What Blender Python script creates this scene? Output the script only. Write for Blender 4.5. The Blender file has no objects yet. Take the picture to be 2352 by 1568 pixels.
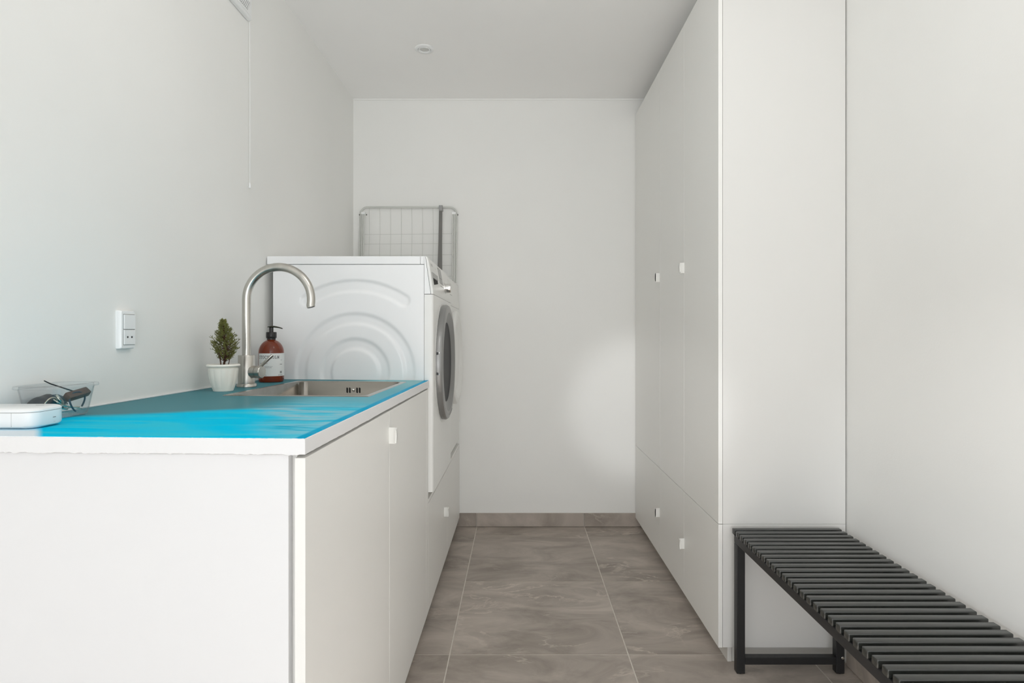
import bpy, bmesh, math, random
from mathutils import Vector, Matrix
PI = math.pi
random.seed(7)
sc = bpy.context.scene
COL = sc.collection

# ------------------------------------------------------------------ camera
F = 1370.0; W, H = 2352, 1568
VX, VY = 1190.0, 765.0
cam = bpy.data.cameras.new('camera'); cam.sensor_width = 36.0; cam.lens = 36.0 * F / W
cam.shift_x = -(VX - W / 2) / W; cam.shift_y = (VY - H / 2) / W
cam.clip_start = 0.02
co = bpy.data.objects.new('camera', cam); COL.objects.link(co)
co.location = (0, 0, 1.08); co.rotation_euler = (PI / 2, 0, 0)
sc.camera = co

# ------------------------------------------------------------------ world, lights, exposure
wd = bpy.data.worlds.new('world'); sc.world = wd; wd.use_nodes = True
wd.node_tree.nodes['Background'].inputs[0].default_value = (0.93, 0.97, 1.0, 1)
wd.node_tree.nodes['Background'].inputs[1].default_value = 1.32
def area(name, loc, rot, sx, sy, power, color):
    l = bpy.data.lights.new(name, 'AREA'); l.shape = 'RECTANGLE'; l.size = sx; l.size_y = sy
    l.energy = power; l.color = color
    o = bpy.data.objects.new(name, l); COL.objects.link(o); o.location = loc; o.rotation_euler = rot
    return o
area('glass_door_daylight', (0.08, -2.66, 1.1), (PI / 2, 0, 0), 1.8, 2.0, 12, (0.97, 0.985, 1.0))
area('upward_fill', (0.08, -2.66, 0.6), (PI / 2 + math.radians(50), 0, 0), 1.8, 1.0, 30, (0.985, 0.985, 1.0))  # added upward fill that brightens the ceiling
def beam(name, loc, to, deg, blend, power, radius):
    l = bpy.data.lights.new(name, 'SPOT'); l.spot_size = math.radians(deg); l.spot_blend = blend; l.energy = power; l.shadow_soft_size = radius; l.color = (0.97, 0.98, 1.0)
    o = bpy.data.objects.new(name, l); COL.objects.link(o); o.location = loc
    o.rotation_euler = (Vector(to) - Vector(loc)).to_track_quat('-Z', 'Y').to_euler(); return o
def lamp(name, loc, power, radius):
    l = bpy.data.lights.new(name, 'POINT'); l.energy = power; l.shadow_soft_size = radius; l.color = (1.0, 0.985, 0.97)
    o = bpy.data.objects.new(name, l); COL.objects.link(o); o.location = loc; return o
lamp('overhead_fill', (0.12, 1.10, 2.10), 6.0, 0.18)                       # added fill above the frame, brightens the ceiling and upper room
beam('right_wall_fill_spot', (-0.75, -2.5, 1.25), (1.07, 0.85, 0.72), 17, 1.0, 230, 0.08)  # added spot that brightens the lower right wall
beam('glass_door_sun_reflection', (-0.62, -2.5, 1.35), (0.68, 3.33, 0.66), 9.2, 0.7, 210, 0.05)   # sunlight thrown in low through the glazed door
beam('floor_bounce_spot', (0.0, -2.55, 2.05), (0.16, 0.62, 0.0), 13, 0.3, 3000, 0.03)                # added spot on the unseen floor, bounces light up into the room
sc.cycles.diffuse_bounces = 8; sc.cycles.max_bounces = 14
sc.view_settings.view_transform = 'Standard'; sc.view_settings.look = 'None'
sc.view_settings.gamma = 1.0; sc.view_settings.use_curve_mapping = False
sc.view_settings.exposure = 0.02

# ------------------------------------------------------------------ materials
def mat(name, col, rough=0.5, metal=0.0, spec=0.5, noise=0.0, nscale=8.0, bump=0.0, bscale=60.0,
        trans=0.0, ior=1.45, coat=0.0, stretch=None, aniso=0.0):
    m = bpy.data.materials.new(name); m.use_nodes = True
    nt = m.node_tree; N = nt.nodes; L = nt.links
    b = N['Principled BSDF']
    b.inputs['Base Color'].default_value = (*col, 1); b.inputs['Roughness'].default_value = rough
    b.inputs['Metallic'].default_value = metal; b.inputs['Specular IOR Level'].default_value = spec
    b.inputs['Transmission Weight'].default_value = trans; b.inputs['IOR'].default_value = ior
    b.inputs['Coat Weight'].default_value = coat; b.inputs['Anisotropic'].default_value = aniso
    tc = N.new('ShaderNodeTexCoord'); mp = N.new('ShaderNodeMapping')
    L.new(tc.outputs['Object'], mp.inputs['Vector'])
    if stretch: mp.inputs['Scale'].default_value = stretch
    if noise > 0:
        n = N.new('ShaderNodeTexNoise'); n.inputs['Scale'].default_value = nscale; n.inputs['Detail'].default_value = 5
        L.new(mp.outputs[0], n.inputs['Vector'])
        r = N.new('ShaderNodeValToRGB')
        a = tuple(max(0, c * (1 - noise)) for c in col); d = tuple(min(1, c * (1 + noise)) for c in col)
        r.color_ramp.elements[0].color = (*a, 1); r.color_ramp.elements[1].color = (*d, 1)
        r.color_ramp.elements[0].position = 0.3; r.color_ramp.elements[1].position = 0.7
        L.new(n.outputs['Fac'], r.inputs[0]); L.new(r.outputs[0], b.inputs['Base Color'])
    if bump > 0:
        n2 = N.new('ShaderNodeTexNoise'); n2.inputs['Scale'].default_value = bscale; n2.inputs['Detail'].default_value = 3
        L.new(mp.outputs[0], n2.inputs['Vector'])
        bp = N.new('ShaderNodeBump'); bp.inputs['Strength'].default_value = bump; bp.inputs['Distance'].default_value = 0.002
        L.new(n2.outputs['Fac'], bp.inputs['Height']); L.new(bp.outputs[0], b.inputs['Normal'])
    return m

M = {}
M['wall'] = mat('wall_paint', (0.855, 0.855, 0.835), 0.75, spec=0.25, noise=0.012, nscale=2, bump=0.08, bscale=180)
M['ceil'] = mat('ceiling_paint', (0.92, 0.915, 0.905), 0.85, spec=0.2, noise=0.01, nscale=2)
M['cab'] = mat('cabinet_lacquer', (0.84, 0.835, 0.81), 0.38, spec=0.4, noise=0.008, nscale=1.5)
M['cab_dim'] = mat('cabinet_lacquer_dimmed', (0.74, 0.735, 0.715), 0.38, spec=0.4, noise=0.008, nscale=1.5)  # same lacquer, darkened to tone down the light on the end panel
M['cabin'] = mat('cabinet_inside', (0.12, 0.12, 0.11), 0.7, noise=0.1)
M['panel'] = mat('end_panel_white', (0.77, 0.77, 0.778), 0.45, spec=0.4, noise=0.008, nscale=1.5)
M['plinth'] = mat('plinth_white', (0.72, 0.71, 0.68), 0.4, noise=0.02)
M['handle'] = mat('handle_plastic', (0.88, 0.88, 0.85), 0.3, noise=0.01)
M['appl'] = mat('appliance_enamel', (0.87, 0.875, 0.88), 0.16, spec=0.5, noise=0.004)
M['applf'] = mat('appliance_front', (0.82, 0.82, 0.80), 0.3, spec=0.4, noise=0.006)
M['seam'] = mat('dark_gap', (0.03, 0.03, 0.028), 0.8, noise=0.2)
M['grey'] = mat('grey_print', (0.22, 0.22, 0.21), 0.4, noise=0.05)
M['greyl'] = mat('light_grey_print', (0.42, 0.42, 0.41), 0.4, noise=0.05)
M['silver'] = mat('silver_plastic', (0.30, 0.30, 0.295), 0.34, metal=0.5, noise=0.02)
M['silver2'] = mat('silver_plastic_inner', (0.23, 0.23, 0.225), 0.4, metal=0.3, noise=0.02)
M['chrome'] = mat('chrome', (0.78, 0.77, 0.75), 0.12, metal=1.0, noise=0.01)
M['steel'] = mat('brushed_steel', (0.56, 0.54, 0.50), 0.27, metal=1.0, noise=0.10, nscale=60, stretch=(1, 1, 0.03), aniso=0.5)
M['sink'] = mat('sink_steel', (0.40, 0.375, 0.34), 0.22, metal=1.0, noise=0.10, nscale=25, stretch=(0.25, 1, 1))
M['black'] = mat('black_plastic', (0.015, 0.015, 0.015), 0.3, noise=0.1)
M['glassd'] = mat('door_glass_dark', (0.025, 0.025, 0.027), 0.38, spec=0.06, noise=0.1)
M['rack'] = mat('rack_enamel', (0.60, 0.61, 0.58), 0.35, noise=0.02)
M['rackd'] = mat('rack_grey_bar', (0.17, 0.165, 0.155), 0.45, noise=0.05)
M['bench'] = mat('black_lacquer_wood', (0.023, 0.025, 0.022), 0.25, spec=1.0, noise=0.05, nscale=30, stretch=(0.1, 1, 1))
M['benchf'] = mat('black_powder_steel', (0.018, 0.018, 0.019), 0.42, noise=0.1, nscale=60)
M['grout'] = mat('grout', (0.66, 0.62, 0.56), 0.9, noise=0.08, nscale=40)
M['pot'] = mat('pot_ceramic', (0.88, 0.86, 0.79), 0.35, noise=0.02, nscale=10)
M['soil'] = mat('soil', (0.05, 0.03, 0.02), 0.95, noise=0.4, nscale=150)
M['bark'] = mat('bark', (0.10, 0.05, 0.03), 0.9, noise=0.3, nscale=80)
M['leaf'] = mat('needles', (0.17, 0.175, 0.045), 0.6, noise=0.45, nscale=90)
M['amber'] = mat('amber_bottle', (0.27, 0.045, 0.014), 0.06, noise=0.05, trans=0.45, ior=1.4, coat=0.3)
M['paper'] = mat('label_paper', (0.80, 0.82, 0.81), 0.5, noise=0.01)
M['ink'] = mat('ink', (0.04, 0.04, 0.045), 0.6, noise=0.1)
M['pump'] = mat('pump_plastic', (0.022, 0.02, 0.02), 0.25, noise=0.1)
M['pumphead'] = mat('pump_head_plastic', (0.03, 0.032, 0.015), 0.22, noise=0.1)
M['plast'] = mat('white_plastic', (0.85, 0.86, 0.86), 0.28, noise=0.006)
def clear_plastic():
    m = bpy.data.materials.new('clear_plastic'); m.use_nodes = True
    nt = m.node_tree; N = nt.nodes; L = nt.links; N.remove(N['Principled BSDF'])
    tr = N.new('ShaderNodeBsdfTransparent'); tr.inputs[0].default_value = (0.965, 0.978, 0.985, 1)
    gl = N.new('ShaderNodeBsdfGlossy'); gl.inputs['Roughness'].default_value = 0.06
    lw = N.new('ShaderNodeLayerWeight'); lw.inputs[0].default_value = 0.5
    pw = N.new('ShaderNodeMath'); pw.operation = 'POWER'; pw.inputs[1].default_value = 2.6; L.new(lw.outputs['Facing'], pw.inputs[0])
    fr = N.new('ShaderNodeMath'); fr.operation = 'MULTIPLY_ADD'; fr.inputs[1].default_value = 0.60; fr.inputs[2].default_value = 0.035; L.new(pw.outputs[0], fr.inputs[0])
    ms = N.new('ShaderNodeMixShader'); L.new(fr.outputs[0], ms.inputs[0]); L.new(tr.outputs[0], ms.inputs[1]); L.new(gl.outputs[0], ms.inputs[2])
    L.new(ms.outputs[0], N['Material Output'].inputs['Surface']); return m
M['plastic_clear'] = clear_plastic()
M['edgep'] = mat('white_edge_paint', (0.79, 0.79, 0.795), 0.4, noise=0.01, bump=0.15, bscale=120)
M['sink_shaded'] = mat('sink_steel_shaded', (0.30, 0.28, 0.25), 0.22, metal=1.0, noise=0.12, nscale=25, stretch=(0.25, 1, 1))  # sink steel darkened, shade of the bowl interior put into the colour
M['pouch'] = mat('dark_leather', (0.045, 0.043, 0.045), 0.35, noise=0.3, nscale=40, bump=0.3, bscale=200)
M['brown'] = mat('brown_leather', (0.12, 0.065, 0.045), 0.5, noise=0.2, nscale=60, bump=0.3, bscale=300)
M['blue'] = mat('navy_strap', (0.02, 0.045, 0.08), 0.5, noise=0.2)
M['brass'] = mat('key_nickel', (0.62, 0.57, 0.46), 0.25, metal=1.0, noise=0.08, nscale=50)
M['lamp'] = mat('lamp_lens', (0.62, 0.62, 0.60), 0.3, noise=0.02)

# tile: veined grey-brown stone, every tile shifted by its own random number
def tile_material(name, base, k):
    m = bpy.data.materials.new(name); m.use_nodes = True
    nt = m.node_tree; N = nt.nodes; L = nt.links; b = N['Principled BSDF']
    tc = N.new('ShaderNodeTexCoord'); oi = N.new('ShaderNodeObjectInfo')
    cm = N.new('ShaderNodeVectorMath'); cm.operation = 'SCALE'; cm.inputs[3].default_value = 37.0
    cx = N.new('ShaderNodeCombineXYZ')
    for i in range(3): L.new(oi.outputs['Random'], cx.inputs[i])
    L.new(cx.outputs[0], cm.inputs[0])
    ad = N.new('ShaderNodeVectorMath'); ad.operation = 'ADD'
    L.new(tc.outputs['Object'], ad.inputs[0]); L.new(cm.outputs[0], ad.inputs[1])
    mp = N.new('ShaderNodeMapping'); mp.inputs['Rotation'].default_value = (0, 0, -0.5); mp.inputs['Scale'].default_value = (1.0, 2.2, 1.0)
    L.new(ad.outputs[0], mp.inputs['Vector'])
    n1 = N.new('ShaderNodeTexNoise'); n1.inputs['Scale'].default_value = 3.0; n1.inputs['Detail'].default_value = 10; n1.inputs['Distortion'].default_value = 0.9
    n1.inputs['Roughness'].default_value = 0.62
    L.new(mp.outputs[0], n1.inputs['Vector'])
    r1 = N.new('ShaderNodeValToRGB'); e = r1.color_ramp.elements
    e[0].position = 0.32; e[0].color = (base[0] * .74, base[1] * .735, base[2] * .73, 1)
    e[1].position = 0.70; e[1].color = (base[0] * 1.42, base[1] * 1.44, base[2] * 1.46, 1)
    L.new(n1.outputs['Fac'], r1.inputs[0])
    # veins
    n2 = N.new('ShaderNodeTexNoise'); n2.inputs['Scale'].default_value = 3.4; n2.inputs['Detail'].default_value = 9; n2.inputs['Distortion'].default_value = 0.5; n2.inputs['Roughness'].default_value = 0.6
    L.new(mp.outputs[0], n2.inputs['Vector'])
    s = N.new('ShaderNodeMath'); s.operation = 'SUBTRACT'; s.inputs[1].default_value = 0.5; L.new(n2.outputs['Fac'], s.inputs[0])
    a = N.new('ShaderNodeMath'); a.operation = 'ABSOLUTE'; L.new(s.outputs[0], a.inputs[0])
    r2 = N.new('ShaderNodeValToRGB'); e = r2.color_ramp.elements
    e[0].position = 0.0; e[0].color = (1, 1, 1, 1); e[1].position = 0.022; e[1].color = (0, 0, 0, 1)
    L.new(a.outputs[0], r2.inputs[0])
    n3 = N.new('ShaderNodeTexNoise'); n3.inputs['Scale'].default_value = 3.0; n3.inputs['Detail'].default_value = 2; L.new(ad.outputs[0], n3.inputs['Vector'])
    r3 = N.new('ShaderNodeValToRGB'); e = r3.color_ramp.elements; e[0].position = 0.50; e[1].position = 0.64
    L.new(n3.outputs['Fac'], r3.inputs[0])
    mu = N.new('ShaderNodeMath'); mu.operation = 'MULTIPLY'; L.new(r2.outputs[0], mu.inputs[0]); L.new(r3.outputs[0], mu.inputs[1])
    mu2 = N.new('ShaderNodeMath'); mu2.operation = 'MULTIPLY'; mu2.inputs[1].default_value = 0.75; L.new(mu.outputs[0], mu2.inputs[0])
    mx = N.new('ShaderNodeMix'); mx.data_type = 'RGBA'
    L.new(mu2.outputs[0], mx.inputs[0]); L.new(r1.outputs[0], mx.inputs[6]); mx.inputs[7].default_value = (base[0] * 1.75, base[1] * 1.78, base[2] * 1.8, 1)
    L.new(mx.outputs[2], b.inputs['Base Color'])
    b.inputs['Roughness'].default_value = k; b.inputs['Specular IOR Level'].default_value = 0.35
    return m
M['tile'] = tile_material('stone_tile', (0.375, 0.327, 0.286), 0.5)

# worktop paint: brushed turquoise, with wall reflections painted in as paler, greyer areas
def paint_material():
    m = bpy.data.materials.new('turquoise_paint'); m.use_nodes = True
    nt = m.node_tree; N = nt.nodes; L = nt.links; b = N['Principled BSDF']
    tc = N.new('ShaderNodeTexCoord')
    sp = N.new('ShaderNodeSeparateXYZ'); L.new(tc.outputs['Object'], sp.inputs[0])
    def math_(op, a_, b_=None):
        n = N.new('ShaderNodeMath'); n.operation = op
        for i, v in enumerate((a_, b_)):
            if v is None: continue
            if isinstance(v, (int, float)): n.inputs[i].default_value = v
            else: L.new(v, n.inputs[i])
        return n.outputs[0]
    def noise(scale, sx, sy, rot, det=5, dist=0.4):
        mp = N.new('ShaderNodeMapping'); mp.inputs['Scale'].default_value = (sx, sy, 1); mp.inputs['Rotation'].default_value = (0, 0, rot)
        L.new(tc.outputs['Object'], mp.inputs['Vector'])
        n = N.new('ShaderNodeTexNoise'); n.inputs['Scale'].default_value = scale; n.inputs['Detail'].default_value = det; n.inputs['Distortion'].default_value = dist
        L.new(mp.outputs[0], n.inputs['Vector']); return n.outputs['Fac']
    def ramp(v, p0, p1, smooth=True):
        n = N.new('ShaderNodeMapRange'); n.interpolation_type = 'SMOOTHSTEP' if smooth else 'LINEAR'
        n.inputs[1].default_value = p0; n.inputs[2].default_value = p1; L.new(v, n.inputs[0]); return n.outputs[0]
    def mix(f, c1, c2):
        n = N.new('ShaderNodeMix'); n.data_type = 'RGBA'
        if isinstance(f, float): n.inputs[0].default_value = f
        else: L.new(f, n.inputs[0])
        for i, c in ((6, c1), (7, c2)):
            if isinstance(c, tuple): n.inputs[i].default_value = (*c, 1)
            else: L.new(c, n.inputs[i])
        return n.outputs[2]
    x, y = sp.outputs[0], sp.outputs[1]      # object origin: near right corner, x towards the wall is negative
    wob = noise(2.0, 1.0, 1.6, 0.2)
    wob2 = math_('MULTIPLY', math_('SUBTRACT', wob, 0.5), 0.30)
    streak = noise(3.0, 1.0, 3.6, 0.30, 7, 1.3)
    fine = noise(7.0, 0.9, 5.0, 0.35, 6, 1.0)
    cyan = (0.0, 0.55, 0.84); pale = (0.03, 0.55, 0.74); teal = (0.075, 0.24, 0.28); white = (0.72, 0.80, 0.86)
    c = mix(ramp(streak, 0.44, 0.62), cyan, pale)
    # paler brush strokes plus wall reflection painted in, right edge and far end
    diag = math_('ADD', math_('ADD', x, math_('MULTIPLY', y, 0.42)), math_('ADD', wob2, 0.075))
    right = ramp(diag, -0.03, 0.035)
    pale_sheen = mix(ramp(streak, 0.38, 0.62), (0.06, 0.52, 0.70), (0.26, 0.56, 0.66))
    pale_sheen = mix(ramp(fine, 0.50, 0.66), pale_sheen, (0.02, 0.40, 0.60))
    c = mix(right, c, pale_sheen)
    far = ramp(math_('ADD', y, math_('ADD', wob2, math_('MULTIPLY', x, 0.10))), 0.34, 0.56)
    c = mix(far, c, (0.13, 0.44, 0.54))
    c = mix(math_('MULTIPLY', ramp(y, 0.75, 1.2), 0.7), c, (0.34, 0.60, 0.62))
    # greyer area along the wall, partly wall reflection put into the colour
    wall_sheen = ramp(math_('ADD', math_('SUBTRACT', y, math_('MULTIPLY', x, 0.50)), math_('MULTIPLY', wob2, 0.5)), 0.455, 0.53)
    wall_sheen = math_('MULTIPLY', wall_sheen, ramp(x, -0.14, -0.30))
    c = mix(wall_sheen, c, teal)
    # whitish near left corner, partly wall glare put into the colour
    corner_glare = math_('MULTIPLY', ramp(math_('ADD', x, math_('MULTIPLY', y, 0.80)), -0.398, -0.416), ramp(math_('ADD', y, wob2), 0.16, 0.06))
    c = mix(corner_glare, c, white)
    # stroke of solid blue along the right edge
    edge = ramp(math_('ADD', x, math_('MULTIPLY', wob2, 0.03)), -0.019, -0.012)
    c = mix(edge, c, (0.0, 0.36, 0.60))
    N.remove(b); outn = N['Material Output']
    df = N.new('ShaderNodeBsdfDiffuse'); gl = N.new('ShaderNodeBsdfGlossy'); ms = N.new('ShaderNodeMixShader')
    L.new(c, df.inputs['Color']); gl.inputs['Color'].default_value = (0.8, 0.8, 0.8, 1); gl.inputs['Roughness'].default_value = 0.22
    fr = math_('ADD', 0.025, math_('MULTIPLY', 0.10, math_('MAXIMUM', far, math_('MULTIPLY', right, ramp(streak, 0.42, 0.6)))))
    fr = math_('MAXIMUM', fr, math_('MULTIPLY', wall_sheen, 0.12))
    L.new(fr, ms.inputs[0]); L.new(df.outputs[0], ms.inputs[1]); L.new(gl.outputs[0], ms.inputs[2]); L.new(ms.outputs[0], outn.inputs['Surface'])
    bp = N.new('ShaderNodeBump'); bp.inputs['Strength'].default_value = 0.12; bp.inputs['Distance'].default_value = 0.001
    L.new(fine, bp.inputs['Height']); L.new(bp.outputs[0], gl.inputs['Normal'])
    return m
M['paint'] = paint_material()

# ------------------------------------------------------------------ mesh helpers
ORG = {}
def link(o, parent, org):
    COL.objects.link(o)
    if parent is not None: o.parent = parent
    ORG[o.name] = org
def obj(name, bm, m, parent=None, loc=(0, 0, 0), smooth=False, auto=None):
    """bm holds world coordinates; the object's origin is loc (top level) or its root's origin"""
    org = Vector(ORG[parent.name]) if parent is not None else Vector(loc)
    bmesh.ops.translate(bm, verts=bm.verts, vec=-org)
    me = bpy.data.meshes.new(name); 
    bmesh.ops.recalc_face_normals(bm, faces=bm.faces)
    bm.to_mesh(me); bm.free()
    me.materials.append(M[m] if isinstance(m, str) else m)
    if smooth:
        for p in me.polygons: p.use_smooth = True
        try: me.set_sharp_from_angle(angle=math.radians(38))
        except Exception: pass
    o = bpy.data.objects.new(name, me)
    if parent is None: o.location = org
    link(o, parent, tuple(org)); return o
def thing(name, label, cat, loc, group=None):
    o = bpy.data.objects.new(name, None); o.empty_display_size = 0.05; o.location = loc
    link(o, None, tuple(loc)); tag(o, label, cat, group); return o
def tag(o, label=None, cat=None, group=None, kind=None):
    if label: o['label'] = label
    if cat: o['category'] = cat
    if group: o['group'] = group
    if kind: o['kind'] = kind
    return o
def B(): return bmesh.new()
def box(bm, x0, x1, y0, y1, z0, z1, bev=0.0, seg=2):
    vs = [bm.verts.new((x, y, z)) for x in (x0, x1) for y in (y0, y1) for z in (z0, z1)]
    idx = [(0, 1, 3, 2), (4, 6, 7, 5), (0, 4, 5, 1), (2, 3, 7, 6), (0, 2, 6, 4), (1, 5, 7, 3)]
    fs = [bm.faces.new([vs[i] for i in f]) for f in idx]
    if bev > 0:
        es = list({e for f in fs for e in f.edges})
        bmesh.ops.bevel(bm, geom=es, offset=bev, segments=seg, profile=0.5, affect='EDGES')
    return vs
def boxm(*a, **k):
    bm = B(); box(bm, *a, **k); return bm
def tube(bm, pts, r, n=10, closed=False, cap=True):
    pts = [Vector(p) for p in pts]; rings = []
    rr = r if isinstance(r, (list, tuple)) else [r] * len(pts)
    up = None
    for i, p in enumerate(pts):
        if closed: t = pts[(i + 1) % len(pts)] - pts[i - 1]
        elif i == 0: t = pts[1] - p
        elif i == len(pts) - 1: t = p - pts[-2]
        else: t = (pts[i + 1] - p).normalized() + (p - pts[i - 1]).normalized()
        t.normalize()
        if up is None:
            up = Vector((0, 0, 1)) if abs(t.z) < 0.9 else Vector((1, 0, 0))
        a = t.cross(up).normalized(); b = a.cross(t).normalized(); up = b
        rings.append([bm.verts.new(p + (a * math.cos(2 * PI * j / n) + b * math.sin(2 * PI * j / n)) * rr[i]) for j in range(n)])
    m = len(rings)
    for i in range(m if closed else m - 1):
        A, C = rings[i], rings[(i + 1) % m]
        for j in range(n): bm.faces.new((A[j], A[(j + 1) % n], C[(j + 1) % n], C[j]))
    if cap and not closed:
        bm.faces.new(rings[0]); bm.faces.new(rings[-1])
    return bm
def lathe(bm, prof, center, axis='Z', n=32, closed=False, fn=None):
    """prof: list of (radius, height along axis)"""
    c = Vector(center); rings = []
    for r, h in prof:
        ring = []
        for j in range(n):
            th = 2 * PI * j / n; q = r * (fn(th, r, h) if fn else 1.0)
            a, b = q * math.cos(th), q * math.sin(th)
            v = Vector((a, b, h)) if axis == 'Z' else (Vector((h, a, b)) if axis == 'X' else Vector((a, h, b)))
            ring.append(bm.verts.new(c + v))
        rings.append(ring)
    for i in range(len(rings) - 1 + (1 if closed else 0)):
        A, C = rings[i], rings[(i + 1) % len(rings)]
        for j in range(n): bm.faces.new((A[j], A[(j + 1) % n], C[(j + 1) % n], C[j]))
    if not closed:
        if prof[0][0] > 1e-6: bm.faces.new(rings[0])
        if prof[-1][0] > 1e-6: bm.faces.new(rings[-1])
    bmesh.ops.remove_doubles(bm, verts=bm.verts, dist=1e-6)
    return bm
def prism(bm, pts, axis, a0, a1):
    """closed polygon extruded along axis; pts are the other two coordinates in order"""
    def P(p, a):
        if axis == 'Y': return (p[0], a, p[1])
        if axis == 'X': return (a, p[0], p[1])
        return (p[0], p[1], a)
    A = [bm.verts.new(P(p, a0)) for p in pts]; C = [bm.verts.new(P(p, a1)) for p in pts]
    bm.faces.new(A); bm.faces.new(C)
    n = len(pts)
    for i in range(n): bm.faces.new((A[i], A[(i + 1) % n], C[(i + 1) % n], C[i]))
    return bm
def rrect(x0, x1, y0, y1, r, n=6):
    out = []
    for cx, cy, a in ((x1 - r, y1 - r, 0), (x0 + r, y1 - r, 90), (x0 + r, y0 + r, 180), (x1 - r, y0 + r, 270)):
        for i in range(n + 1):
            t = math.radians(a + 90 * i / n); out.append((cx + r * math.cos(t), cy + r * math.sin(t)))
    return out
def loft(bm, loops, close=True, cap0=False, cap1=False):
    R = [[bm.verts.new(p) for p in l] for l in loops]
    for A, C in zip(R, R[1:]):
        n = len(A)
        for j in range(n if close else n - 1):
            bm.faces.new((A[j], A[(j + 1) % n], C[(j + 1) % n], C[j]))
    if cap0: bm.faces.new(R[0])
    if cap1: bm.faces.new(R[-1])
    return bm

# the left-hand joinery runs very slightly downhill to the back (and to the aisle), as in the photograph
SY, SX = -0.009, -0.008
SHEAR = []
def left(root, sx=True):
    SHEAR.append((root, sx)); return root
def top_z(x, y): return 0.9195 + SY * (y - 0.91) + SX * (x + 0.33)

# ------------------------------------------------------------------ room
XL, XR, YB, YF, ZC = -0.9216, 1.076, 3.3366, -2.6, 2.393
T = 0.12
def struct(name, bm, m, parent=None, loc=(0, 0, 0), **k):
    o = obj(name, bm, m, parent, loc, **k)
    if parent is None: o['kind'] = 'structure'
    return o
def holed(x0, x1, ya, yb, za, zb):
    bm = B()
    box(bm, x0, x1, YF - T, ya, -0.05, ZC + T); box(bm, x0, x1, yb, YB + T, -0.05, ZC + T)
    box(bm, x0, x1, ya, yb, -0.05, za); box(bm, x0, x1, ya, yb, zb, ZC + T); return bm
struct('wall_left', holed(XL - T, XL, -1.75, -0.15, 0.50, 2.10), 'wall')
struct('wall_right', holed(XR, XR + T, -1.9, -0.3, 0.0, 2.10), 'wall')
bm = B()
for a in (-1.75, -0.19): box(bm, XL - T, XL - 0.02, a, a + 0.04, 0.50, 2.10, 0.003)
for a in (0.50, 2.06): box(bm, XL - T, XL - 0.02, -1.71, -0.19, a, a + 0.04, 0.003)
struct('window_2', bm, 'plast')
struct('wall_back', boxm(XL, XR, YB, YB + T, -0.05, ZC + T), 'wall')
bm = B()
box(bm, XL, XR, YF - T, YF, 2.30, ZC + T); box(bm, XL, XL + 0.05, YF - T, YF, -0.05, 2.30); box(bm, XR - 0.05, XR, YF - T, YF, -0.05, 2.30)
box(bm, XL + 0.05, XR - 0.05, YF - T, YF, -0.05, 0.06)
struct('wall_front', bm, 'wall')
bm = B()
for a, b_ in ((XL + 0.05, XL + 0.10), (0.05, 0.10), (XR - 0.10, XR - 0.05)): box(bm, a, b_, YF - 0.09, YF - 0.03, 0.06, 2.30, 0.004)
for z0 in (0.06, 2.25):
    box(bm, XL + 0.10, 0.05, YF - 0.09, YF - 0.03, z0, z0 + 0.05, 0.004); box(bm, 0.10, XR - 0.10, YF - 0.09, YF - 0.03, z0, z0 + 0.05, 0.004)
struct('window_1', bm, 'plast')
struct('ceiling', boxm(XL, XR, YF, YB, ZC, ZC + T), 'ceil')
# thin bead of filler where the wall meets the ceiling
tag(obj('trim_1', boxm(XL, XR, YB - 0.004, YB, ZC - 0.012, ZC, 0.0015), 'wall'), kind='structure')

# floor: grout bed and real tiles
fl = struct('floor', boxm(XL, XR, YF, YB, -0.05, -0.0012), 'grout')
JX = [XL, -0.83, -0.230, 0.3707, 0.971, XR]
JY = [3.3366, 3.191, 2.598, 2.006, 1.414, 0.822, 0.230, -0.362, -0.954, -1.546, -2.138, YF]
g = 0.0021
tile_me = {}
for i in range(len(JX) - 1):
    for j in range(len(JY) - 1):
        x0, x1, y0, y1 = JX[i] + g, JX[i + 1] - g, JY[j + 1] + g, JY[j] - g
        w, d = x1 - x0, y1 - y0
        key = (round(w, 4), round(d, 4))
        if key not in tile_me:
            b2 = boxm(-w / 2, w / 2, -d / 2, d / 2, -0.0012, 0.0, 0.0004, 1)
            me = bpy.data.meshes.new('tile'); b2.to_mesh(me); b2.free(); me.materials.append(M['tile']); tile_me[key] = me
        o = bpy.data.objects.new('tile', tile_me[key]); o.location = ((x0 + x1) / 2, (y0 + y1) / 2, 0.0)
        link(o, fl, (0, 0, 0))
# skirting of the same tile
sk = struct('baseboard_back', boxm(XL, XR, YB - 0.002, YB, 0.0, 0.076), 'grout')
xs = [XL, -0.232, 0.368, XR]
for a, b_ in zip(xs, xs[1:]):
    o = obj('tile', boxm(a + g, b_ - g, YB - 0.010, YB - 0.002, 0.002, 0.0755, 0.0007, 1), 'tile', sk)
sk = struct('baseboard_right', boxm(XR - 0.002, XR, YF, 1.94, 0.0, 0.076), 'grout')
ys = [1.94, 1.41, 0.81, 0.21, -0.39, -0.99, -1.59, -2.19, YF]
for b_, a in zip(ys, ys[1:]):
    obj('tile', boxm(XR - 0.010, XR - 0.002, a + g, b_ - g, 0.002, 0.0755, 0.0007, 1), 'tile', sk)

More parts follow.
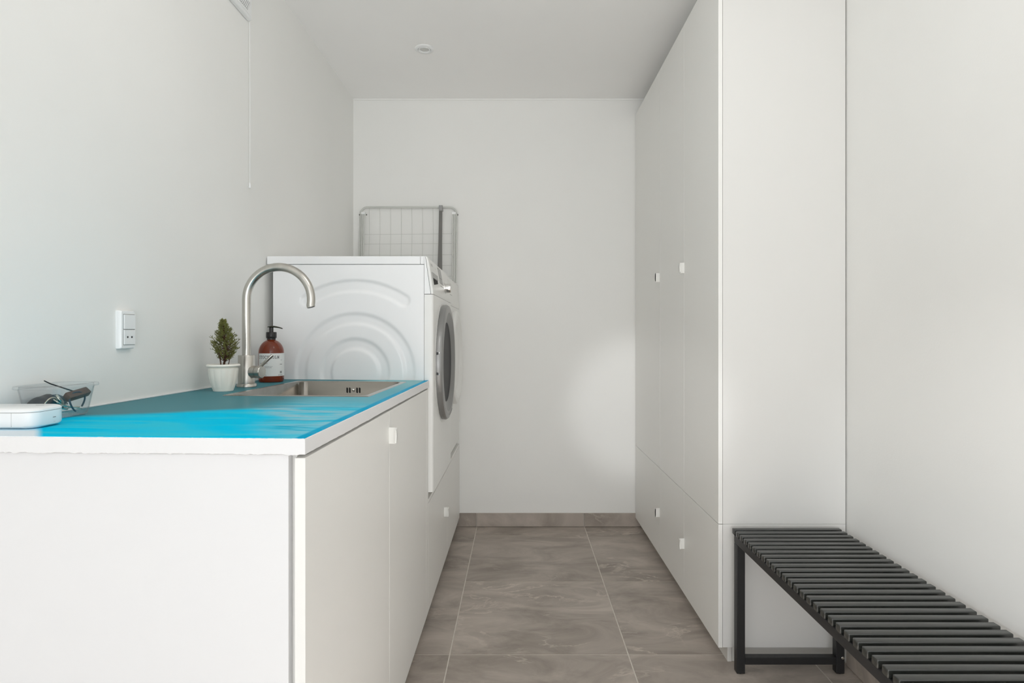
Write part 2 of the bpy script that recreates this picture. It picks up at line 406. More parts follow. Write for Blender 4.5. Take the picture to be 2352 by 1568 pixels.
# ------------------------------------------------------------------ edge pull handle
def make_handle(parent, xf, y, z, out, lip):
    """xf: door face, out: direction off the door (+1/-1), lip: the way the lip turns along y; one mesh"""
    bm = B(); hh = 0.0205; th = 0.0022; dpt = 0.021
    # tab standing off the door edge: rounded plate in the x-z plane
    pts = []
    r = 0.006
    prof = [(0, -hh), (dpt - r, -hh)] + [(dpt - r + r * math.sin(t), -hh + r - r * math.cos(t)) for t in [PI / 12 * k for k in range(1, 7)]]
    prof += [(u, -v) for u, v in reversed(prof)]
    prism(bm, [(xf + out * u, z + v) for u, v in prof], 'Y', y, y + lip * th)
    # lip: scalloped lens parallel to the door
    n = 12; a = []; c = []
    for k in range(n + 1):
        s = -1 + 2 * k / n
        zz = z + hh * 0.985 * s
        wdt = 0.017 - 0.006 * (1 - s * s) if abs(s) < 0.99 else 0.008
        if abs(s) > 0.8: wdt = min(wdt, 0.006 + 0.010 * math.sqrt(max(0, 1 - ((abs(s) - 0.8) / 0.2) ** 2)))
        a.append((y, zz)); c.append((y + lip * wdt, zz))
    prism(bm, a + c[::-1], 'X', xf + out * (dpt - 0.0035), xf + out * dpt)
    bmesh.ops.bevel(bm, geom=[e for e in bm.edges if e.is_manifold and e.calc_face_angle(0) > 1.2], offset=0.0007, segments=2, affect='EDGES')
    return obj('handle', bm, 'handle', parent, smooth=True)

# ------------------------------------------------------------------ left base cabinets (sink run)
XD = -0.3275      # door front plane
DZ0, DZ1 = 0.074, 0.888
def base_cabinet(y0, y1, label, first, handle_y=None):
    r = left(thing('base_cabinet', label, 'cabinet', ((XL + XD) / 2, (y0 + y1) / 2, 0.0), 'white base cabinets under the worktop'))
    bm = B()
    yo = y0 + (0.018 if first else 0.0)
    for (a, b_) in ((yo, yo + 0.016), (y1 - 0.017, y1 - 0.001)): box(bm, XL + 0.003, XD - 0.019, a, b_, DZ0 + 0.002, 0.890)
    box(bm, XL + 0.003, XD - 0.019, yo + 0.016, y1 - 0.017, DZ0 + 0.002, DZ0 + 0.018)
    box(bm, XL + 0.003, XL + 0.010, yo + 0.016, y1 - 0.017, DZ0 + 0.018, 0.890)
    obj('carcass', bm, 'cab', r)
    obj('plinth', boxm(XL + 0.003, XD - 0.055, yo, y1 - 0.001, 0.0, DZ0), 'plinth', r)
    if first:
        tag(obj('end_panel', boxm(XL + 0.001, -0.3535, y0, y0 + 0.016, 0.0, 0.893, 0.0008), 'panel', r), 'broad plain white end panel facing the room')
    d = obj('door', boxm(XD - 0.0165, XD, y0 + (0.0 if first else 0.0012), y1 - 0.0012, DZ0, DZ1, 0.0009), 'cab', r)
    if handle_y is not None: make_handle(d, XD, handle_y, 0.856 - 0.03, 1, -1)
base_cabinet(0.9180, 1.5180, 'white base cabinet at the near end of the run, with wide end panel', True, 1.5145)
base_cabinet(1.5180, 2.1290, 'white base cabinet under the sink, next to the washing machine stand', False)
tag(left(obj('filler_strip', boxm(XD - 0.0165, XD, 2.1300, 2.1745, DZ0, 0.888, 0.0008), 'cab', None, (XD - 0.017, 2.15, DZ0))),
    'narrow white filler strip between sink cabinet and machine stand', 'filler strip')

# ------------------------------------------------------------------ worktop with sink cut-out
WX0, WX1, WY0, WY1 = XL + 0.0005, -0.3263, 0.9114, 2.1765
WZ0, WZ1 = 0.8945, 0.9195
SX0, SX1, SY0, SY1 = -0.772, -0.389, 1.553, 2.085        # sink flange
HX0, HX1, HY0, HY1 = SX0 + 0.012, SX1 - 0.012, SY0 + 0.012, SY1 - 0.012
wt = left(thing('worktop', 'thick white-edged worktop with brushed turquoise paint on top', 'worktop', ((WX0 + WX1) / 2, (WY0 + WY1) / 2, WZ0)))
bm = B()
box(bm, WX0, HX0, WY0, WY1, WZ0, WZ1 - 0.0006); box(bm, HX1, WX1, WY0, WY1, WZ0, WZ1 - 0.0006)
box(bm, HX0, HX1, WY0, HY0, WZ0, WZ1 - 0.0006); box(bm, HX0, HX1, HY1, WY1, WZ0, WZ1 - 0.0006)
obj('board', bm, 'plast', wt)
# painted skin: ragged boundary against the white edge
def rag(n, amp, seed):
    rnd = random.Random(seed); v = 0; out = []
    for i in range(n):
        v = 0.75 * v + rnd.uniform(-1, 1) * amp
        out.append(v + (rnd.uniform(-1, 1) * amp * 1.2 if rnd.random() < 0.15 else 0))
    return out
bm = B()
zt = WZ1
e = 0.0006
def quad(bm, a, b_, c, d): bm.faces.new([bm.verts.new(p) for p in (a, b_, c, d)])
def slab(x0, x1, y0, y1): box(bm, x0, x1, y0, y1, zt - e, zt)
slab(WX0, HX0, WY0, WY1); slab(HX1, WX1, WY0, WY1); slab(HX0, HX1, WY0, HY0); slab(HX0, HX1, HY1, WY1)
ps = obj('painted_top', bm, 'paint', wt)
tag(ps, 'brushed turquoise worktop paint with pale wall reflections coloured in')
# move the paint's texture origin to the near right corner
for v in ps.data.vertices: v.co -= Vector((WX1, WY0, WZ1)) - Vector(ORG['worktop'])
ps.location = Vector((WX1, WY0, WZ1)) - Vector(ORG['worktop'])
# chipped white edging, near and right side
def edging(name, p0, p1, nrm, n, seed, amp):
    bm = B(); p0 = Vector(p0); p1 = Vector(p1); nrm = Vector(nrm)
    top = rag(n + 1, amp, seed); bot = rag(n + 1, amp * 1.3, seed + 1); side = [max(-.0004, min(.0004, v * .12)) for v in rag(n + 1, 0.0006, seed + 2)]; loops = []
    for i in range(n + 1):
        p = p0.lerp(p1, i / n)
        zt_ = WZ1 - 0.0009 + min(0.0006, max(-0.0022, top[i])); zb = WZ0 - 0.0004 + max(-0.0018, min(0.0006, bot[i]))
        bulge = 0.0012 + side[i]
        q = p + nrm * bulge
        loops.append([(p.x, p.y, zt_), (q.x, q.y, zt_ - 0.0008), (q.x, q.y, zb + 0.001), (p.x, p.y, zb)])
    loft(bm, loops, True, True, True)
    o = obj(name, bm, 'edgep', wt, smooth=True); tag(o, 'white painted edge with a ragged chipped paint line'); return o
edging('front_edge', (WX0 + 0.0005, WY0, 0), (WX1 + 0.001, WY0, 0), (0, -1, 0), 190, 3, 0.0007)
edging('side_edge', (WX1, WY0 + 0.0, 0), (WX1, WY1 - 0.0005, 0), (1, 0, 0), 160, 9, 0.0003)
# upstand bead of sealant along the wall
tag(left(obj('sealant_bead', boxm(WX0, WX0 + 0.003, WY0 + 0.02, WY1 - 0.002, WZ1, WZ1 + 0.0035, 0.001), 'plast', None, (WX0, 1.5, WZ1))),
    'thin white sealant line where the turquoise worktop meets the wall', 'sealant')

# ------------------------------------------------------------------ sink
sk = left(thing('kitchen_sink', 'square stainless steel inset sink in the turquoise worktop', 'sink', ((SX0 + SX1) / 2, (SY0 + SY1) / 2, WZ1)))
def lp(pts, z): return [(p[0], p[1], z) for p in pts]
bm = B()
out = rrect(SX0, SX1, SY0, SY1, 0.006); inn = rrect(HX0 + 0.002, HX1 - 0.002, HY0 + 0.002, HY1 - 0.002, 0.028)
out2 = rrect(SX0 + 0.002, SX1 - 0.002, SY0 + 0.002, SY1 - 0.002, 0.006)
loft(bm, [lp(out, WZ1 + 0.0001), lp(out2, WZ1 + 0.0016), lp(inn, WZ1 + 0.0016)])
obj('rim', bm, 'sink', sk, smooth=True)
bm = B(); zz = WZ1 + 0.0016; D = 0.17
def inset(d, r): return rrect(HX0 + 0.002 + d, HX1 - 0.002 - d, HY0 + 0.002 + d, HY1 - 0.002 - d, r)
loops = [lp(inset(0, 0.028), zz), lp(inset(0.002, 0.028), zz - 0.003), lp(inset(0.004, 0.028), zz - D + 0.02), lp(inset(0.010, 0.03), zz - D + 0.006), lp(inset(0.024, 0.03), zz - D)]
loft(bm, loops, cap1=True)
ob = obj('bowl', bm, 'sink_shaded', sk, smooth=True)
for k, dx in enumerate((-0.0215, -0.0125, 0.0125, 0.0215)):
    bm = B(); cx = -0.571 + dx; yy = HY1 - 0.0066
    pts = rrect(cx - 0.0022, cx + 0.0022, WZ1 - 0.037, WZ1 - 0.019, 0.0021, 4)
    prism(bm, pts, 'Y', yy, yy - 0.0006)
    obj('overflow_slot', bm, 'black', sk)
bm = B(); lathe(bm, [(0.0, -0.0035), (0.0025, -0.0035), (0.0045, -0.002), (0.0048, 0)], (-0.571, HY1 - 0.0062, WZ1 - 0.028), 'Y', 16)
obj('overflow_screw', bm, 'chrome', sk, smooth=True)
bm = B(); lathe(bm, [(0.0, 0.004), (0.020, 0.003), (0.040, 0.0022), (0.045, 0.0), ], (-0.571, 1.81, zz - D + 0.0003), 'Z', 28)
obj('drain', bm, 'chrome', sk, smooth=True)

# ------------------------------------------------------------------ faucet
fx, fy = -0.835, 1.834
fz = top_z(fx, fy) + 0.0008
fa = thing('kitchen_faucet', 'tall brushed steel faucet with high curved spout beside the sink', 'faucet', (fx, fy, fz))
bm = B(); lathe(bm, [(0.0288, 0.0), (0.0288, 0.0075), (0.0278, 0.009), (0.0245, 0.009)], (fx, fy, fz), 'Z', 40); obj('base_ring', bm, 'steel', fa, smooth=True)
bm = B(); lathe(bm, [(0.0243, 0.009), (0.0243, 0.0955), (0.0236, 0.0965), (0.0126, 0.0965)], (fx, fy, fz), 'Z', 40); obj('body', bm, 'steel', fa, smooth=True)
R_ = 0.1001; zc = 1.183
pts = [(fx, fy, fz + 0.096), (fx, fy, (fz + zc) / 2 + 0.05), (fx, fy, zc - 0.01)]
for k in range(0, 31):
    t = PI - (PI + math.radians(10)) * k / 30 + 0.0
    pts.append((fx + R_ + R_ * math.cos(t), fy - 0.004 * k / 30, zc + R_ * math.sin(t)))
tl = Vector(pts[-1]) - Vector(pts[-2]); tl.normalize()
pts.append(tuple(Vector(pts[-1]) + tl * 0.006 + Vector((0.0025, 0, 0))))
bm = B(); tube(bm, pts, 0.0127, 28); obj('spout', bm, 'steel', fa, smooth=True)
pe = Vector(pts[-1]); pd = (pe - Vector(pts[-2])).normalized()
bm = B(); tube(bm, [pe - pd * 0.001, pe + pd * 0.0008], 0.0100, 20); obj('aerator', bm, 'black', fa, smooth=True)
# lever housing towards the aisle
hz = fz + 0.046
bm = B(); dd = Vector((0.97, -0.24, 0)).normalized()
c0 = Vector((fx, fy, hz)) + dd * 0.020
tube(bm, [c0, c0 + dd * 0.0175], 0.0188, 32); obj('lever_mount', bm, 'steel', fa, smooth=True)
bm = B(); c1 = c0 + dd * 0.0185
tube(bm, [c1, c1 + dd * 0.0155, c1 + dd * 0.017], [0.0188, 0.0188, 0.0175], 32); lc = obj('lever_cap', bm, 'steel', fa, smooth=True)
bm = B(); s0 = c1 + dd * 0.006 + Vector((0, 0, 0.012)); ld = Vector((0.72, -0.10, 0.66)).normalized()
tube(bm, [s0, s0 + ld * 0.058, s0 + ld * 0.0595], [0.0047, 0.0047, 0.0036], 18); obj('lever_rod', bm, 'steel', lc, smooth=True)

# ------------------------------------------------------------------ stroke lettering on curved or flat surfaces
GL = {
 'S': [[(.62, .80), (.50, .95), (.30, 1), (.12, .92), (.08, .75), (.2, .58), (.5, .45), (.64, .28), (.58, .08), (.38, 0), (.16, .03), (.06, .2)], [(.62, 1), (.62, .76)], [(.06, 0), (.06, .24)]],
 'T': [[(.35, 1), (.35, 0)], [(.02, .97), (.68, .97)], [(.02, 1), (.02, .78)], [(.68, 1), (.68, .78)], [(.2, .02), (.5, .02)]],
 'O': [[(.35 + .32 * math.cos(t), .5 + .5 * math.sin(t)) for t in [2 * PI * k / 16 for k in range(17)]]],
 'C': [[(.35 + .32 * math.cos(t), .5 + .5 * math.sin(t)) for t in [0.7 + (2 * PI - 1.4) * k / 14 for k in range(15)]], [(.62, 1), (.62, .74)]],
 'K': [[(.14, 1), (.14, 0)], [(.60, .98), (.16, .42)], [(.28, .56), (.64, .02)], [(.02, .98), (.28, .98)], [(.02, .02), (.28, .02)], [(.48, .98), (.72, .98)], [(.52, .02), (.74, .02)]],
 'H': [[(.14, 1), (.14, 0)], [(.56, 1), (.56, 0)], [(.14, .5), (.56, .5)], [(.02, .98), (.26, .98)], [(.02, .02), (.26, .02)], [(.44, .98), (.68, .98)], [(.44, .02), (.68, .02)]],
 'L': [[(.16, 1), (.16, 0)], [(.02, .98), (.32, .98)], [(.02, .02), (.62, .02)], [(.62, .02), (.62, .28)]],
 'M': [[(.12, 1), (.12, 0)], [(.66, 1), (.66, 0)], [(.12, .98), (.39, .2)], [(.39, .2), (.66, .98)], [(0, .98), (.14, .98)], [(0, .02), (.24, .02)], [(.64, .98), (.78, .98)], [(.54, .02), (.78, .02)]],
 'B': [[(.12, 1), (.12, 0)], [(.12, 1), (.45, .98), (.58, .86), (.56, .64), (.42, .53), (.12, .52)], [(.42, .53), (.6, .42), (.62, .14), (.45, .01), (.12, 0)]],
}
def strokes(bm, segs, th, mapf):
    for pl in segs:
        for (a, b_) in zip(pl, pl[1:]):
            dx, dy = b_[0] - a[0], b_[1] - a[1]; l = math.hypot(dx, dy)
            if l < 1e-9: continue
            nx, ny = -dy / l * th / 2, dx / l * th / 2; ex, ey = dx / l * th * .3, dy / l * th * .3
            q = [(a[0] - ex + nx, a[1] - ey + ny), (a[0] - ex - nx, a[1] - ey - ny), (b_[0] + ex - nx, b_[1] + ey - ny), (b_[0] + ex + nx, b_[1] + ey + ny)]
            bm.faces.new([bm.verts.new(mapf(u, v)) for u, v in q])
def word(bm, txt, u0, v0, h, adv, th, mapf, wsc=1.0):
    u = u0
    for ch in txt:
        if ch in GL: strokes(bm, [[(u + p[0] * h * wsc, v0 + p[1] * h) for p in pl] for pl in GL[ch]], th, mapf)
        u += h * adv
def scribble(bm, u0, u1, v, h, mapf, seed=1):
    rnd = random.Random(seed); u = u0
    while u < u1:
        w = rnd.uniform(0.5, 1.0) * h
        strokes(bm, [[(u, v), (u + w * .5, v + h * rnd.uniform(.5, 1))], [(u + w * .5, v + h * rnd.uniform(.3, 1)), (u + w * .8, v)]], h * 0.2, mapf)
        u += w + (h * .5 if rnd.random() < .2 else h * .15)

# ------------------------------------------------------------------ soap bottle
bx, by = -0.846, 2.045
bz = top_z(bx, by) + 0.0002; br = 0.0412
so = thing('soap_dispenser', 'amber pump bottle of hand soap with white label, behind the faucet', 'soap bottle', (bx, by, bz))
prof = [(0.0, 0.0), (0.034, 0.0), (0.0385, 0.002), (0.0408, 0.007), (br, 0.014), (br, 0.100)]
for k in range(1, 13):
    t = k / 12 * PI / 2
    prof.append((br * math.sqrt(1 - (0.955 * math.sin(t)) ** 2) if k < 12 else 0.0128, 0.100 + 0.044 * math.sin(t)))
prof += [(0.0135, 0.150), (0.0, 0.150)]
bm = B(); lathe(bm, prof, (bx, by, bz), 'Z', 48); obj('bottle', bm, 'amber', so, smooth=True)
LR = br + 0.0004; LZ0, LZ1 = 0.0215, 0.0985
def lab(u, v, off=0.0):      # u metres along the arc, 0 faces the camera; v height over the counter
    cam_dir = math.atan2(-by, -bx) ; th = cam_dir + u / br
    return (bx + (LR + off) * math.cos(th), by + (LR + off) * math.sin(th), bz + v)
bm = B(); n = 40; U0, U1 = -0.0500, 0.066
loft(bm, [[lab(U0 + (U1 - U0) * k / n, LZ0), lab(U0 + (U1 - U0) * k / n, LZ1), lab(U0 + (U1 - U0) * k / n, LZ1, -0.0003), lab(U0 + (U1 - U0) * k / n, LZ0, -0.0003)] for k in range(n + 1)], True, True, True)
la = obj('label', bm, 'paper', so, smooth=True)
bm = B(); mp_ = lambda u, v: lab(u, v, 0.0004)
word(bm, 'STOCKHOLM', -0.0446, 0.0810, 0.0092, 0.865, 0.0011, mp_, 0.90)
lt = obj('lettering', bm, 'ink', la)
bm = B()
for (u0, u1, v, h, s) in ((-0.042, -0.012, 0.064, .0026, 2), (-0.042, 0.004, 0.0535, .0020, 3), (-0.042, 0.000, 0.0495, .0020, 4), (-0.042, -0.021, 0.0415, .0020, 5),
                          (-0.042, -0.016, 0.0245, .0026, 6), (0.032, 0.037, 0.0745, .0022, 7), (0.029, 0.038, 0.060, .0032, 8), (0.022, 0.037, 0.0240, .0030, 9)):
    bm = B(); scribble(bm, u0, u1, v, h, mp_, s); obj('print_line', bm, 'ink', la)
bm = B()
for k in range(6):            # small flower emblem
    a = k * PI / 3 + .3; cu, cv = 0.033, 0.0345
    strokes(bm, [[(cu + .0012 * math.cos(a), cv + .0012 * math.sin(a)), (cu + .0040 * math.cos(a + .25), cv + .0040 * math.sin(a + .25)), (cu + .0030 * math.cos(a + .75), cv + .0030 * math.sin(a + .75))]], .0010, mp_)
obj('flower_emblem', bm, 'ink', la)
bm = B(); lathe(bm, [(0.0145, 0.1445), (0.0145, 0.149), (0.0160, 0.150), (0.0168, 0.152), (0.0168, 0.169), (0.0158, 0.1705), (0.0075, 0.1705)], (bx, by, bz), 'Z', 36, fn=lambda t, r, h: 1 + (0.018 * math.cos(18 * t) if .151 < h < .170 and r > .016 else 0))
obj('collar', bm, 'pump', so, smooth=True)
bm = B(); lathe(bm, [(0.0070, 0.1705), (0.0070, 0.1860), (0.0, 0.1860)], (bx, by, bz), 'Z', 24); obj('pump_stem', bm, 'pump', so, smooth=True)
bm = B(); zz = bz + 0.1875
path = []
for k in range(13):
    s = k / 12; X = bx - 0.013 + 0.051 * s
    path.append((X, s))
loops = []
for X, s in path:
    hw = 0.0105 * math.sin(min(1, (s + 0.06) * 2.2) * PI / 2) if s < .4 else 0.0105 - 0.0075 * (s - .4) / .6
    hh2 = 0.0034 * math.sin(min(1, (s + 0.1) * 2.5) * PI / 2) if s < .4 else 0.0034 - 0.0016 * (s - .4) / .6
    zc_ = zz + 0.0022 * math.sin(s * PI * 0.9 + .25) - 0.0052 * s * s
    loops.append([(X, by + hw * math.cos(2 * PI * j / 14), zc_ + hh2 * math.sin(2 * PI * j / 14)) for j in range(14)])
loft(bm, loops, True, True, True); obj('pump_head', bm, 'pumphead', so, smooth=True)

# ------------------------------------------------------------------ potted conifer
px, py = -0.836, 1.692
pz = top_z(px, py) + 0.0002
pp = thing('potted_plant', 'miniature conifer in a fluted white pot left of the faucet', 'plant', (px, py, pz))
prof = [(0.0, 0.0), (0.0255, 0.0), (0.0268, 0.002)]
for k in range(13):
    s = k / 12; prof.append((0.0270 + 0.0115 * (s ** 0.85) + 0.0018 * math.sin(s * PI), 0.004 + 0.060 * s))
prof += [(0.0362, 0.0655), (0.0375, 0.068)]
def flute(t, r, h):
    a = max(0.0, min(1.0, (h - 0.003) / 0.01)) * max(0.0, min(1.0, (0.066 - h) / 0.006))
    return 1 + a * 0.045 * (abs(math.cos(6.5 * t * 12 / 13)) - 0.5)
bm = B(); lathe(bm, prof + [(0.0345, 0.068), (0.0340, 0.060), (0.0, 0.060)], (px, py, pz), 'Z', 96, fn=flute); obj('pot', bm, 'pot', pp, smooth=True)
bm = B(); lathe(bm, [(0.0375, 0.0675), (0.0415, 0.0685), (0.0437, 0.0710), (0.0437, 0.0735), (0.0420, 0.0758), (0.0390, 0.0762), (0.0365, 0.0745), (0.0355, 0.0675)], (px, py, pz), 'Z', 64, closed=True); obj('pot_rim', bm, 'pot', pp, smooth=True)
bm = B(); lathe(bm, [(0.0, 0.0735), (0.015, 0.0738), (0.0350, 0.0715), (0.0348, 0.066)], (px, py, pz), 'Z', 32); obj('soil', bm, 'soil', pp, smooth=True)
rnd = random.Random(21)
tb = pz + 0.073; TH = 0.128
def trunk_at(s): return Vector((px + 0.004 * math.sin(s * 5) + 0.006 * s, py + 0.003 * math.sin(s * 4 + 1), tb + TH * s))
bm = B(); tube(bm, [trunk_at(k / 12) for k in range(13)], [0.0028 * (1 - k / 12) + 0.0004 for k in range(13)], 7); obj('trunk', bm, 'bark', pp, smooth=True)
tips = []; bm = B()
for i in range(230):
    s = 0.07 + 0.91 * (i / 230) ** 1.0
    p0 = trunk_at(s)
    env = (0.039 * (0.55 + 0.45 * min(1.0, s / 0.30)) if s < .30 else 0.039 * ((1 - s) / 0.70) ** 1.05) + 0.003
    th = i * 2.399 + rnd.uniform(-.3, .3); ln = env * rnd.uniform(0.55, 1.08)
    rise = ln * rnd.uniform(0.35, 0.9)
    p1 = p0 + Vector((math.cos(th) * ln * .55, math.sin(th) * ln * .55, rise * .35)); p2 = p0 + Vector((math.cos(th) * ln, math.sin(th) * ln, rise))
    tube(bm, [p0, p1, p2], [0.0009, 0.0006, 0.0003], 4)
    tips.append((p0, p1, p2, s))
for k in range(3):         # bare lower stems
    a = k * 2.1 + .4; q = Vector((px + 0.012 * math.cos(a), py + 0.012 * math.sin(a), tb - 0.003))
    tube(bm, [q, q + Vector((0.004 * math.cos(a), 0.004 * math.sin(a), 0.02)), q + Vector((0.010 * math.cos(a), .01 * math.sin(a), 0.040))], [0.0013, 0.001, 0.0006], 5)
tag(obj('twigs', bm, 'bark', pp), kind='stuff')
bm = B()
def needle(p, d, ln, w):
    d = d.normalized(); a = d.orthogonal().normalized(); a = Matrix.Rotation(rnd.uniform(0, 6.28), 3, d) @ a
    b_ = d.cross(a)
    v0 = bm.verts.new(p + a * w); v1 = bm.verts.new(p - a * w * .5 + b_ * w * .8); v2 = bm.verts.new(p - a * w * .5 - b_ * w * .8); v3 = bm.verts.new(p + d * ln)
    bm.faces.new((v0, v1, v3)); bm.faces.new((v1, v2, v3)); bm.faces.new((v2, v0, v3))
for p0, p1, p2, s in tips:
    subs = [(p1, p2)]
    for k in range(4):
        q = p1.lerp(p2, rnd.uniform(0.0, 0.8)); dv = (p2 - p1).normalized()
        sd = (dv + Vector((rnd.uniform(-1, 1), rnd.uniform(-1, 1), rnd.uniform(-.3, 1))) * 0.8).normalized()
        subs.append((q, q + sd * rnd.uniform(0.006, 0.011) * (1.1 - 0.5 * s)))
    for a, c in subs:
        ax = (c - a); L_ = ax.length
        for k in range(int(5 + L_ * 900)):
            u = rnd.uniform(0.05, 1.0); q = a + ax * u
            dd_ = (ax.normalized() * 0.9 + Vector((rnd.gauss(0, 1), rnd.gauss(0, 1), rnd.gauss(0, 1))) * 0.6).normalized()
            needle(q, dd_, rnd.uniform(0.0028, 0.0050), 0.00055)
tag(obj('foliage', bm, 'leaf', pp), kind='stuff')

# ------------------------------------------------------------------ laundry machines on their stand
MT, MB_, FZ = 1.3727, 0.511, 1.2344          # local (un-sheared) heights: top, bottom, fascia seam
SC = (-0.595, 0.9354 + 0.0114)                # centre of the pressed arcs on the side panel
def emboss(x, z):
    dx, dz = x - SC[0], z - SC[1]; r = math.hypot(dx, dz)
    def band(r0, r1, w=0.015):
        def s(t): t = max(0, min(1, t)); return t * t * (3 - 2 * t)
        return s((r - r0) / w) * s((r1 - r) / w)
    d = max(band(0.080, 0.131), band(0.173, 0.2236))
    if r > 0.25:
        a = abs(math.atan2(dx, dz)); am = math.radians(34)
        rc, hw = 0.318, 0.026
        if a <= am: dist = abs(r - rc)
        else:
            sg = 1 if dx > 0 else -1
            dist = math.hypot(dx - sg * rc * math.sin(am), dz - rc * math.cos(am))
        t = max(0, min(1, (hw - dist) / 0.012 + .0)); d = max(d, t * t * (3 - 2 * t))
    return d * 0.0055
def machine(name, y0, label, xoff, knob=True):
    y1 = y0 + 0.5755
    r = left(thing(name, label, 'laundry machine', (-0.62, y0 + 0.29, MB_), 'front loading laundry machines side by side'), False)
    xs, xf = -0.3425 + (xoff * 0.3), -0.3100 + xoff
    if name == 'washing_machine':
        bm = B(); nx, nz = 150, 190; x0, x1, z0, z1 = -0.895, xs - 0.0012, MB_, MT - 0.031
        G = [[bm.verts.new((x0 + (x1 - x0) * i / nx, y0 + emboss(x0 + (x1 - x0) * i / nx, z0 + (z1 - z0) * j / nz), z0 + (z1 - z0) * j / nz)) for i in range(nx + 1)] for j in range(nz + 1)]
        for j in range(nz):
            for i in range(nx): bm.faces.new((G[j][i], G[j][i + 1], G[j + 1][i + 1], G[j + 1][i]))
        box(bm, x0, x1, y0 + 0.009, y0 + 0.012, z0, z1)
        o = obj('side_panel', bm, 'appl', r); tag(o, 'glossy white side panel pressed with concentric arcs')
        for p in o.data.polygons: p.use_smooth = True
    bm = B(); box(bm, -0.894, xs - 0.0012, y0 + 0.0125, y1, MB_, MT - 0.031, 0.002); obj('casing', bm, 'applf', r)
    # top lid: main slab and the front end piece
    obj('lid', boxm(XL + 0.004, xs - 0.0150, y0 - 0.001, y1, MT - 0.0295, MT, 0.0022), 'appl', r)
    obj('lid_cap', boxm(xs - 0.0142, xs - 0.0005, y0 - 0.001, y1, MT - 0.0295, MT, 0.0018), 'appl', r)
    # fascia
    zt_, zb = MT - 0.0003, FZ + 0.0008
    a0 = (xs, zt_); a1 = (xs + 0.0030, zt_); a2 = (xf - 0.0095, zb); a3 = (xs, zb)
    bm = B(); prism(bm, [a0, a1, a2, a3], 'Y', y0, y1); obj('fascia_end', bm, 'appl', r)
    nprof = [(xs + 0.0045, zt_), (xs + 0.0095, zt_ - 0.0012), (xs + 0.0125, zt_ - 0.006)]
    for k in range(1, 8): nprof.append((xs + 0.0125 + (xf - xs - 0.0125) * (k / 8) ** .8, zt_ - 0.006 + (zb + 0.004 - zt_ + 0.006) * k / 8))
    nprof += [(xf, zb + 0.002), (xf - 0.001, zb), (xf - 0.0080, zb)]
    bm = B(); prism(bm, nprof, 'Y', y0, y1); fo = obj('control_panel', bm, 'applf', r, smooth=True)
    def fx_(z):
        k = (zt_ - 0.006 - z) / (zt_ - 0.006 - zb - 0.004); k = max(0, min(1, k)); return xs + 0.0125 + (xf - xs - 0.0125) * k ** .8
    fm = lambda off: (lambda u, v: (fx_(v) + off, y0 + u, v))
    def patch(nm, u0, u1, v0, v1, m, off=0.0008, par=None):
        bm = B(); mm = fm(off); m0 = fm(-0.001); n = 5
        loft(bm, [[mm(u0, v0 + (v1 - v0) * k / n), mm(u1, v0 + (v1 - v0) * k / n), m0(u1, v0 + (v1 - v0) * k / n), m0(u0, v0 + (v1 - v0) * k / n)] for k in range(n + 1)], True, True, True)
        return obj(nm, bm, m, par or fo)
    if name == 'washing_machine':
        # detergent drawer with grey strip and recess below
        patch('drawer_strip', 0.035, 0.185, 1.2985, 1.3190, 'greyl', 0.0022)
        bm = B(); mm = fm(0.0012); m0 = fm(-0.001)
        q = [(0.050, 1.2975), (0.165, 1.2975), (0.172, 1.2900), (0.165, 1.2855), (0.062, 1.2740), (0.054, 1.2735)]
        A = [bm.verts.new(mm(*p)) for p in q]; C = [bm.verts.new(m0(*p)) for p in q]; bm.faces.new(A); bm.faces.new(C)
        for k in range(len(q)): bm.faces.new((A[k], A[(k + 1) % len(q)], C[(k + 1) % len(q)], C[k]))
        obj('drawer_grip', bm, 'seam', fo)
        patch('display_frame', 0.243, 0.335, 1.2970, 1.3600, 'grey', 0.0006)
        dsp = patch('display', 0.2465, 0.3315, 1.3210, 1.3580, 'greyl', 0.0010)
        patch('display_keys', 0.2465, 0.3315, 1.2995, 1.3170, 'greyl', 0.0010)
        patch('key_line', 0.252, 0.345, 1.2850, 1.2868, 'grey', 0.0008)
        bm = B(); word(bm, 'BOSCH', 0.052, 1.3440, 0.0085, 0.86, 0.0016, fm(0.0008))
        obj('brand_lettering', bm, 'greyl', fo); bm = B()
        strokes(bm, [[(0.041 + .0055 * math.cos(t), 1.3482 + .0055 * math.sin(t)) for t in [2 * PI * k / 14 for k in range(15)]], [(0.039, 1.3510), (0.039, 1.3454)], [(0.043, 1.3510), (0.043, 1.3454)], [(0.039, 1.3482), (0.043, 1.3482)]], 0.0010, fm(0.0008)); obj('round_emblem', bm, 'greyl', fo); bm = B()
        scribble(bm, 0.150, 0.175, 1.3430, 0.004, fm(0.0008), 4); obj('print_line', bm, 'greyl', fo); bm = B(); scribble(bm, 0.158, 0.170, 1.3360, 0.003, fm(0.0008), 5)
        obj('print_line', bm, 'greyl', fo)
    else:
        bm = B(); word(bm, 'BOSCH', 0.052, 1.3440, 0.0085, 0.86, 0.0016, fm(0.0008)); obj('brand_lettering', bm, 'greyl', fo)
        patch('drawer_gap', 0.020, 0.240, 1.2870, 1.2885, 'grey', 0.0004)
    if knob:
        kz = 1.2895; ky = y0 + (0.405 if name == 'washing_machine' else 0.36)
        bm = B(); lathe(bm, [(0.0, 0.027), (0.0165, 0.027), (0.0190, 0.0255), (0.0200, 0.022), (0.0205, 0.004), (0.0250, 0.003), (0.0255, -0.002)], (fx_(kz), ky, kz), 'X', 40); obj('knob', bm, 'chrome', fo, smooth=True)
    # front panel with rounded front edge
    rr = 0.010
